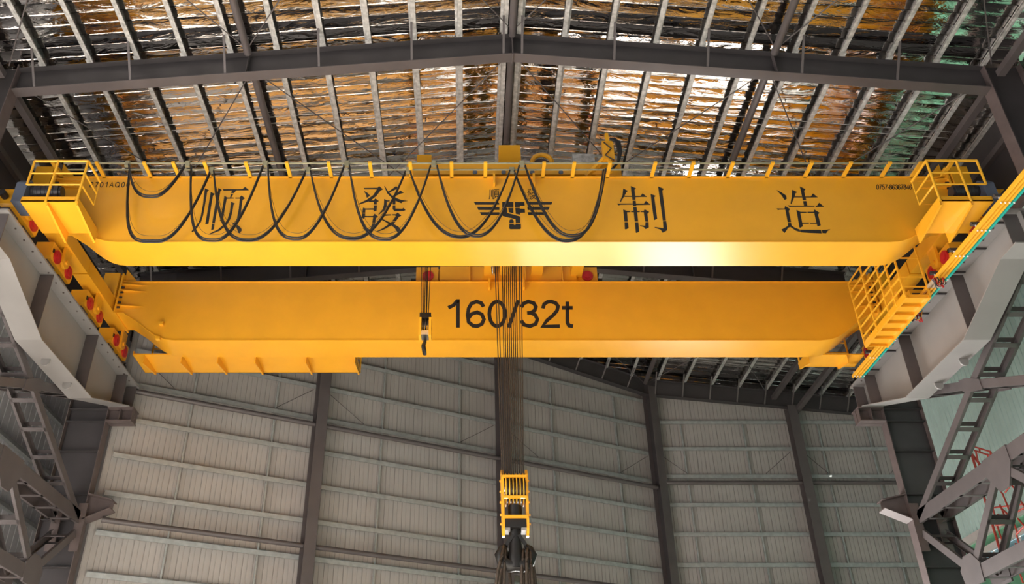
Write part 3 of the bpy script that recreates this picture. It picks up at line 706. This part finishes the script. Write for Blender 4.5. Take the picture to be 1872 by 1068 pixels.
# ------------------------------------------------------------------ trolley
tx0, tx1 = -1.75, 4.55
tr = thing('crane_trolley', 'yellow hoist trolley riding on top between the two girders', 'trolley', (1.4, 23.46, GT + .16))
for y0, y1 in ((20.25, 20.75), (26.1, 26.6)):
    MB().box(tx0 + .5, tx1 - .6, y0, y1, 16.66, 17.12).build('side_beam', YEL, tr)
MB().box(tx0 + .75, tx1 - .75, 25.88, 25.94, 16.39, 17.1).build('side_plate', YEL, tr)
for x in (.05, .95, 2.0, 3.3): MB().box(x - .02, x + .02, 25.76, 25.88, 16.42, 17.1).build('rib', YEL, tr)
for x in (-1.3, .75, 1.3, 2.4, 3.8): MB().box(x - .2, x + .2, 20.75, 23.9 if x < 0 else 26.1, 16.72, 17.05).build('cross_beam', YEL, tr)
for x in (-1.42, 4.2):
    for y in (20.6, 26.3):
        front = y < 22
        wb = MB().box(x - .42, x + .36, y - .3, y + .3, 16.5, 17.15).build('wheel_box', YEL, tr)
        MB().cyl((x, y - .15, 16.76), (x, y + .15, 16.76), .23, 18).build('wheel', RUST, wb, True)
        if not front: MB().cyl((x, y - .35, 16.76), (x, y - .28, 16.76), .2, 18).cyl((x, y - .37, 16.76), (x, y - .35, 16.76), .11, 14).build('wheel_cap', RED, wb, True, label='round red wheel cap')
        MB().cyl((x + (-.42 if x < 0 else .36), y, 16.78), (x + (-.62 if x < 0 else .56), y, 16.78), .08, 10).build('buffer', RUBBER, wb, True)
# machinery on top
p0 = at_y(909, 300, 20.9); p1 = at_y(950, 300, 20.9)
h = MB().prism([(.93, 20.85, 17.05), (1.64, 20.85, 17.05), (1.62, 20.85, 18.32), (.95, 20.85, 18.32)], (0, .7, 0)).build('winch_housing', YEL, tr, label='tall winch housing')
MB().prism([(-1.6, 20.85, 16.9), (-1.12, 20.85, 16.9), (-1.14, 20.85, 17.93), (-1.58, 20.85, 17.93)], (0, .6, 0)).build('winch_housing', YEL, tr)
MB().box(-.72, -.2, 20.8, 21.4, 16.95, 17.3).build('gearbox', YEL, tr)
ringp = [(2.27 + .31 * math.cos(g), 20.8, 17.55 + .33 * math.sin(g)) for g in [2*math.pi*k/24 for k in range(24)]]
MB().tube(ringp, .075, 8, closed=True).box(1.9, 2.64, 20.72, 20.88, 16.95, 17.4).build('drum_bearing', YEL, tr, True)
MB().cyl((2.27, 20.95, 17.55), (2.27, 23.2, 17.55), .3, 24).build('rope_drum', RUST, tr, True)
MB().box(3.22, 3.9, 20.8, 21.5, 17.0, 17.92).build('motor', GALV, tr)
for k in range(5): MB().cyl((.2 + .85*k, 20.22, 16.72), (.2 + .85*k, 20.25, 16.72), .07, 12).build('dark_hole_disc', GEAR, tr, True)  # dark discs put where the beam has shaded holes
# cable tower
ct = MB().bar((4.17, 20.0, 16.5), (4.17, 20.0, 18.0), .12, .1).bar((3.5, 20.3, 16.6), (4.17, 20.0, 17.2), .14, .1).box(4.0, 4.34, 19.95, 20.1, 17.0, 17.7).build('cable_tower', YEL, tr)
for k in range(3):
    MB().tube([(4.25 + .05*k, 19.9, 17.75), (4.42 + .05*k, 19.9, 17.6), (4.47 + .03*k, 19.88, 17.2), (4.4, 19.88, 16.8), (4.2, 19.9, 16.55)], .04, 8).build('cable', RUBBER, ct, True)
MB().tube([(4.05, 19.9, 17.6), (4.25, 19.9, 17.35), (4.05, 19.9, 17.1), (4.3, 19.9, 16.9)], .02, 6).build('cable', RUBBER, ct, True)

# ------------------------------------------------------------------ main hook block
mh = thing('main_hook_block', 'large yellow main hook block hanging on many ropes from the trolley', 'hook block', (1.27, 23.46, 5.9))
HX = 1.27
for s in (-1, 1):
    MB().prism([(HX + s*.37, 23.12, 8.45), (HX + s*.37, 23.3, 8.62), (HX + s*.37, 23.62, 8.62), (HX + s*.37, 23.8, 8.45), (HX + s*.36, 23.76, 6.95), (HX + s*.36, 23.55, 6.80), (HX + s*.36, 23.37, 6.80), (HX + s*.36, 23.16, 6.95)], (-s*.07, 0, 0)).build('side_plate', YEL, mh)
    for z in (8.3, 8.0, 7.7, 7.35, 7.1):
        MB().cyl((HX + s*.37, 23.3, z), (HX + s*.41, 23.3, z), .035, 8).build('bolt', YEL, mh, True)
for z in (8.36, 7.78, 7.24): MB().box(HX - .34, HX + .34, 23.06, 23.14, z - .035, z + .035).build('cross_bar', YEL, mh)
for k in range(6):
    x = HX - .24 + .096 * k
    MB().cyl((x - .012, 23.46, 8.1), (x + .012, 23.46, 8.1), .46, 24).build('sheave', YELB, mh, True)
    MB().cyl((x + .02, 23.46, 8.1), (x + .065, 23.46, 8.1), .36, 20).build('sheave_core', ROPE, mh, True)
MB().cyl((HX - .36, 23.46, 8.1), (HX + .36, 23.46, 8.1), .12, 14).build('sheave_pin', CHROME, mh, True)
MB().cyl((HX, 23.40, 7.28), (HX, 23.40, 7.62), .19, 20).build('hook_nut', HOOKM, mh, True)
MB().box(HX - .29, HX + .29, 23.15, 23.77, 6.98, 7.26).build('crosshead', HOOKM, mh)
for s in (-1, 1): MB().box(HX + s*.15, HX + s*.30, 23.2, 23.6, 6.90, 6.98).build('keeper_plate', RUNW, mh)
YH = 23.46
def hp(u, v): return at_y(u, v, YH)
hk = MB().tube([hp(941, 968), hp(942, 985), hp(942.5, 1005), hp(943, 1024), hp(943, 1040)], [.17, .16, .18, .22, .20], 16)
for m in (1, -1):
    f = lambda u: 943 + m * (u - 943)
    hk.tube([hp(943, 1031), hp(f(931), 1034), hp(f(919), 1027), hp(f(914), 1014), hp(f(919), 1003), hp(f(926), 997)], [.20, .19, .17, .15, .11, .05], 12)
hook = hk.build('double_hook', HOOKM, mh, True)
for m in (1, -1):
    f = lambda u: 943 + m * (u - 943)
    MB().bar(hp(f(938), 981) + Vector((0,-.15,0)), hp(f(925), 999) + Vector((0,-.12,0)), .09, .05, up=(0,1,0)).build('safety_latch', HOOKM, hook)
tops = [904, 909, 918.5, 922, 926, 930, 933.5, 937, 941, 944, 951.5, 955]
for k, u in enumerate(tops):
    yy = 23.1 + .72 * ((k * 5) % 12) / 11
    a = at_y(u, 487, yy); bot = at_y(918 + 38.5 * k / 11, 872, yy)
    MB().cyl((a.x, yy, 16.9), (bot.x, yy, 8.35), .016, 7).build('hoist_rope', ROPE, mh, True)
MB().cyl(at_y(901, 488, 24.6), at_y(902, 502, 24.6), .06, 10).build('rope_anchor', CHROME, mh, True)
# slings
def sling(us, lab, dy, r):
    a = hp(us[0], us[1]); 
    zl = 3.0
    x0, x1 = hp(us[2], 1068).x, hp(us[3], 1068).x
    zt = hp(0, 1068).z
    e0 = Vector((x0 + (x0 - a.x) * .6, YH + dy, zl)); e1 = Vector((x1 + (x1 - a.x) * .6, YH + dy + .1, zl))
    pts = [a + Vector((-.04, dy - .2, .02)), Vector((x0, YH + dy - .18, zt)), e0, (e0 + e1) / 2 - Vector((0, 0, .35)), e1, Vector((x1, YH + dy + .2, zt)), a + Vector((.04, dy + .2, .02)), a + Vector((0, dy, .2))]
    # smooth the loop
    for _ in range(2):
        q = []
        for i in range(len(pts)):
            p1, p2 = pts[i], pts[(i+1) % len(pts)]; q += [p1 * .75 + p2 * .25, p1 * .25 + p2 * .75]
        pts = q
    return tag(MB().tube(pts, r, 8, closed=True).build('sling_rope', ROPE, None, True), lab, 'sling', 'rope slings on the main hook')
sling((922, 1012, 905, 911), 'leftmost rope sling hanging from the left horn of the main hook', -.05, .045)
sling((926, 1012, 921, 935), 'rope sling on the left horn, nearest the hook shank', .05, .045)
sling((958, 1016, 952, 957), 'rope sling on the right horn, nearest the hook shank', .05, .045)
sling((965, 1016, 962, 970), 'middle rope sling on the right horn of the main hook', -.05, .045)
sling((971, 1018, 973, 981), 'rightmost rope sling hanging from the right horn of the main hook', .02, .045)

# auxiliary hook block
ah = thing('auxiliary_hook_block', 'small auxiliary hook block with a single hook, left of the main ropes', 'hook block', (-1.28, 22.8, 12.0))
AX, AY = -1.28, 22.8
for s in (-1, 1): MB().box(AX + s*.11, AX + s*.185, AY - .24, AY + .2, 12.5, 13.1).build('side_plate', YEL, ah)
MB().box(AX - .17, AX + .17, AY - .22, AY + .22, 13.08, 13.27).build('rope_guard', HOOKM, ah)
for k in range(3): MB().cyl((AX - .09 + .08*k, AY, 12.95), (AX - .05 + .08*k, AY, 12.95), .2, 18).build('sheave', ROPE, ah, True)
MB().box(AX - .11, AX + .11, AY - .2, AY + .15, 12.53, 12.68).build('crosshead', CHROME, ah)
MB().cyl((AX, AY, 12.64), (AX, AY, 12.78), .07, 12).build('hook_nut', CHROME, ah, True)
hpnts = [(AX, AY, 12.55), (AX, AY, 12.42), (AX - .01, AY, 12.34), (AX - .03, AY - .08, 12.26), (AX - .03, AY - .16, 12.16), (AX - .01, AY - .14, 12.05), (AX, AY - .02, 11.99), (AX + .01, AY + .12, 12.05), (AX + .01, AY + .18, 12.16)]
MB().tube(hpnts, [.05, .05, .055, .06, .065, .065, .06, .045, .02], 10).build('single_hook', HOOKM, ah, True)
for k, (ut, ub) in enumerate(((767.5, 770), (770, 773), (774, 774.5), (777, 776), (779, 779), (781.5, 780), (789, 782.5))):
    yy = AY - .12 + .04 * k
    a = at_y(ut, 488, yy); bq = at_y(ub, 582, yy)
    MB().cyl((a.x, yy, 16.8), (bq.x, yy, 13.1), .014, 6).build('hoist_rope', ROPE, ah, True)

# ------------------------------------------------------------------ festoon cables
ORD = ['short shallow', 'first deep', 'second deep', 'third deep', 'fourth deep', 'fifth deep', 'sixth deep', 'seventh deep', 'eighth deep', 'ninth deep', 'tenth deep']
LOOPS = [(236, 302, 279, 361, 338, 303, YO, 3.0, 2.2), (237.5, 308, 285, 443, 384, 316, YI, 4.5, 2.5), (350, 304, 394, 441, 481, 304, YO, 3.6, 2.2), (391, 314, 456, 441, 559, 314, YI, 2.8, 2.2),
         (490, 304, 545, 438, 629, 304, YO, 3.2, 2.0), (568, 314, 648, 438, 741, 315, YI, 2.6, 2.0), (639, 304, 707, 439, 787, 304, YO, 2.9, 2.1), (750, 315, 843, 435, 932, 313, YI, 2.3, 2.0),
         (799, 304, 874, 433, 949, 304, YO, 2.5, 2.0), (940, 314, 1034, 442, 1103, 312, YI, 2.1, 2.6), (960, 304, 1044, 433, 1107, 310, YO, 2.2, 2.6)]
for k, (ul, vl, ub, vb, ur, vr, Y_, nl, nr) in enumerate(LOOPS):
    A, B, C_ = at_y(ul, vl, Y_), at_y(ub, vb, Y_), at_y(ur, vr, Y_)
    def curve(dz, dy, sh):
        pts = []
        for i in range(15):
            f = i / 14; pts.append(Vector((A.x + (B.x - A.x) * f + sh * math.sin(math.pi * f), Y_ + dy, B.z + dz + (A.z - B.z - dz) * (1 - f) ** nl)))
        for i in range(1, 15):
            f = i / 14; pts.append(Vector((B.x + (C_.x - B.x) * f, Y_ + dy, B.z + dz + (C_.z - B.z - dz) * f ** nr)))
        return pts
    t = thing('festoon_cable', ('%s black cable loop from the left, hanging before the front girder' % ORD[k]) if k else 'short shallow black cable loop at the left end of the festoon rails', 'cable', (B.x, Y_, B.z), 'hanging festoon cable loops')
    MB().tube(curve(0, 0, 0), .026, 8).build('cable', RUBBER, t, True)
    MB().tube(curve(.035, -.045, .02), .022, 8).build('cable', RUBBER, t, True)
    MB().tube(curve(.07 if k % 2 else .02, .04, .03), .016, 6).build('cable', RUBBER, t, True)
    MB().tube(curve(.2, -.02, .07), .006, 5).build('safety_wire', RUBBER, t, True)
for k, (u, v, Y_) in enumerate(((233, 302, YO), (343, 302, YO), (387, 313, YI), (485, 302, YO), (563, 313, YI), (634, 302, YO), (746, 313, YI), (793, 302, YO), (936, 312, YI), (954, 302, YO))):
    p = at_y(u, v, Y_)
    mb = MB().box(p.x - .07, p.x + .07, Y_ - .04, Y_ + .04, GT - .11, GT - .02).cyl((p.x - .05, Y_ - .04, GT + .07), (p.x - .05, Y_ + .04, GT + .07), .024, 10).cyl((p.x + .05, Y_ - .04, GT + .07), (p.x + .05, Y_ + .04, GT + .07), .024, 10).box(p.x - .06, p.x + .06, Y_ - .05, Y_ - .04, GT - .1, GT + .08)
    tag(mb.build('festoon_trolley', RAILS), '%s small grey cable carrier from the left on the festoon rails' % ['first','second','third','fourth','fifth','sixth','seventh','eighth','ninth','tenth'][k], 'carrier', 'cable carriers on the festoon rails')

# ------------------------------------------------------------------ conductor bars along the right runway
HY = [17.77, 18.98, 20.2, 21.4, 22.6, 23.8, 25.05, 26.3, 27.7]
for k, (x, m, lab) in enumerate(((13.57, YELB, 'yellow conductor bar nearest the crane girders'), (13.68, YELB, 'second yellow conductor bar'), (13.79, YELB, 'third yellow conductor bar, next to the teal one'), (13.90, CYAN, 'teal conductor bar nearest the runway girder'))):
    t = thing('conductor_bar', lab + ', along the right runway', 'conductor bar', (x, 22.5, 13.7), 'conductor bars along the right runway girder')
    MB().box(x - .029, x + .029, 15.5, 21.5, 13.70, 13.80).build('bar', m, t)
    MB().box(x - .029, x + .029, 21.9, 27.85, 13.70, 13.80).build('bar', m, t)
    if k < 3 or True: MB().box(x - .03, x + .03, 21.5, 21.9, 13.70, 13.79).build('joint_cover', BEIGE, t)
    for y in HY:
        MB().cyl((x, y, 13.80), (x, y, 13.92), .022, 8).cyl((x, y, 13.67), (x, y, 13.70), .022, 8).build('insulator', PORC, t, True)
for k, y in enumerate(HY):
    mb = MB().box(13.45, 14.48, y - .03, y + .03, 13.92, 13.955).box(13.45, 13.6, y - .05, y + .05, 13.86, 13.92)
    t = tag(mb.build('support_arm', STEELD), '%s dark support arm from the near end, holding the conductor bars' % ['first','second','third','fourth','fifth','sixth','seventh','eighth','ninth'][k], 'bracket', 'support arms of the conductor bars')
# dangling connection wires
WCOL = [RED, RUBBER, GEAR, RED, YELB, RUBBER]
for j, (u, v, du, dv) in enumerate(((1705, 512, 22, 34), (1662, 575, 24, 26))):
    p = at_z(u, v, 13.65); q = at_z(u + du, v, 13.65)
    t = thing('wire_bundle', ['upper', 'lower'][j] + ' bundle of red and dark wires dangling under the conductor bars', 'wires', (p.x, p.y, p.z - .5), 'wire bundles at the conductor bars')
    for k in range(10):
        f = random.random(); g_ = random.random()
        a = p.lerp(q, f) + Vector((0, random.uniform(-.1, .1), .05)); c_ = p.lerp(q, g_) + Vector((0, random.uniform(-.1, .1), .03)); mid = (a + c_) / 2 + Vector((random.uniform(-.1, .1), random.uniform(-.1, .1), -random.uniform(.35, .65)))
        pts = [a * (1 - s) ** 2 + mid * 2 * s * (1 - s) + c_ * s * s for s in [i / 8 for i in range(9)]]
        MB().tube(pts, .013, 6).build('wire', WCOL[k % 6], t, True)

# ------------------------------------------------------------------ red scaffold in the right aisle
sx = 18.6
t = thing('scaffold_mast', 'red steel scaffold mast in the right aisle before the teal wall', 'scaffold', (sx, 26, FLOOR))
SEG = [((85,68),(200,103)), ((85,95),(275,157)), ((200,103),(215,190)), ((200,103),(245,185)), ((65,120),(112,275)), ((65,120),(165,245)), ((95,100),(130,260)), ((178,120),(208,205)), ((120,75),(125,105)), ((335,125),(450,-15)),
       ((155,430),(195,560)), ((112,275),(155,430)), ((165,245),(290,410)), ((180,425),(215,495)), ((190,515),(450,485)), ((290,410),(345,545)), ((265,500),(345,575)), ((310,400),(360,330)), ((345,335),(375,370)), ((270,490),(305,570)), ((195,560),(280,850)), ((262,680),(310,810)), ((300,670),(320,725)),
       ((400,590),(450,645)), ((390,705),(450,645)), ((390,700),(440,890)), ((383,770),(432,885)), ((360,850),(400,935)), ((350,865),(372,945)), ((255,560),(345,600)), ((240,640),(330,625)), ((420,460),(446,500)), ((400,540),(450,510)), ((345,545),(400,700)), ((280,850),(330,1000)), ((400,935),(440,1060)), ((215,495),(262,680))]
for k, (a, b_) in enumerate(SEG):
    off = (-.25, 0, .25)[k % 3]
    p = at_x(1760 + a[0] / 3.98, 800 + a[1] / 3.98, sx + off); q = at_x(1760 + b_[0] / 3.98, 800 + b_[1] / 3.98, sx + off)
    MB().cyl(p, q, .045 if k in (4, 5, 10, 11, 20) else .03, 7).build('tube', REDS, t, True)
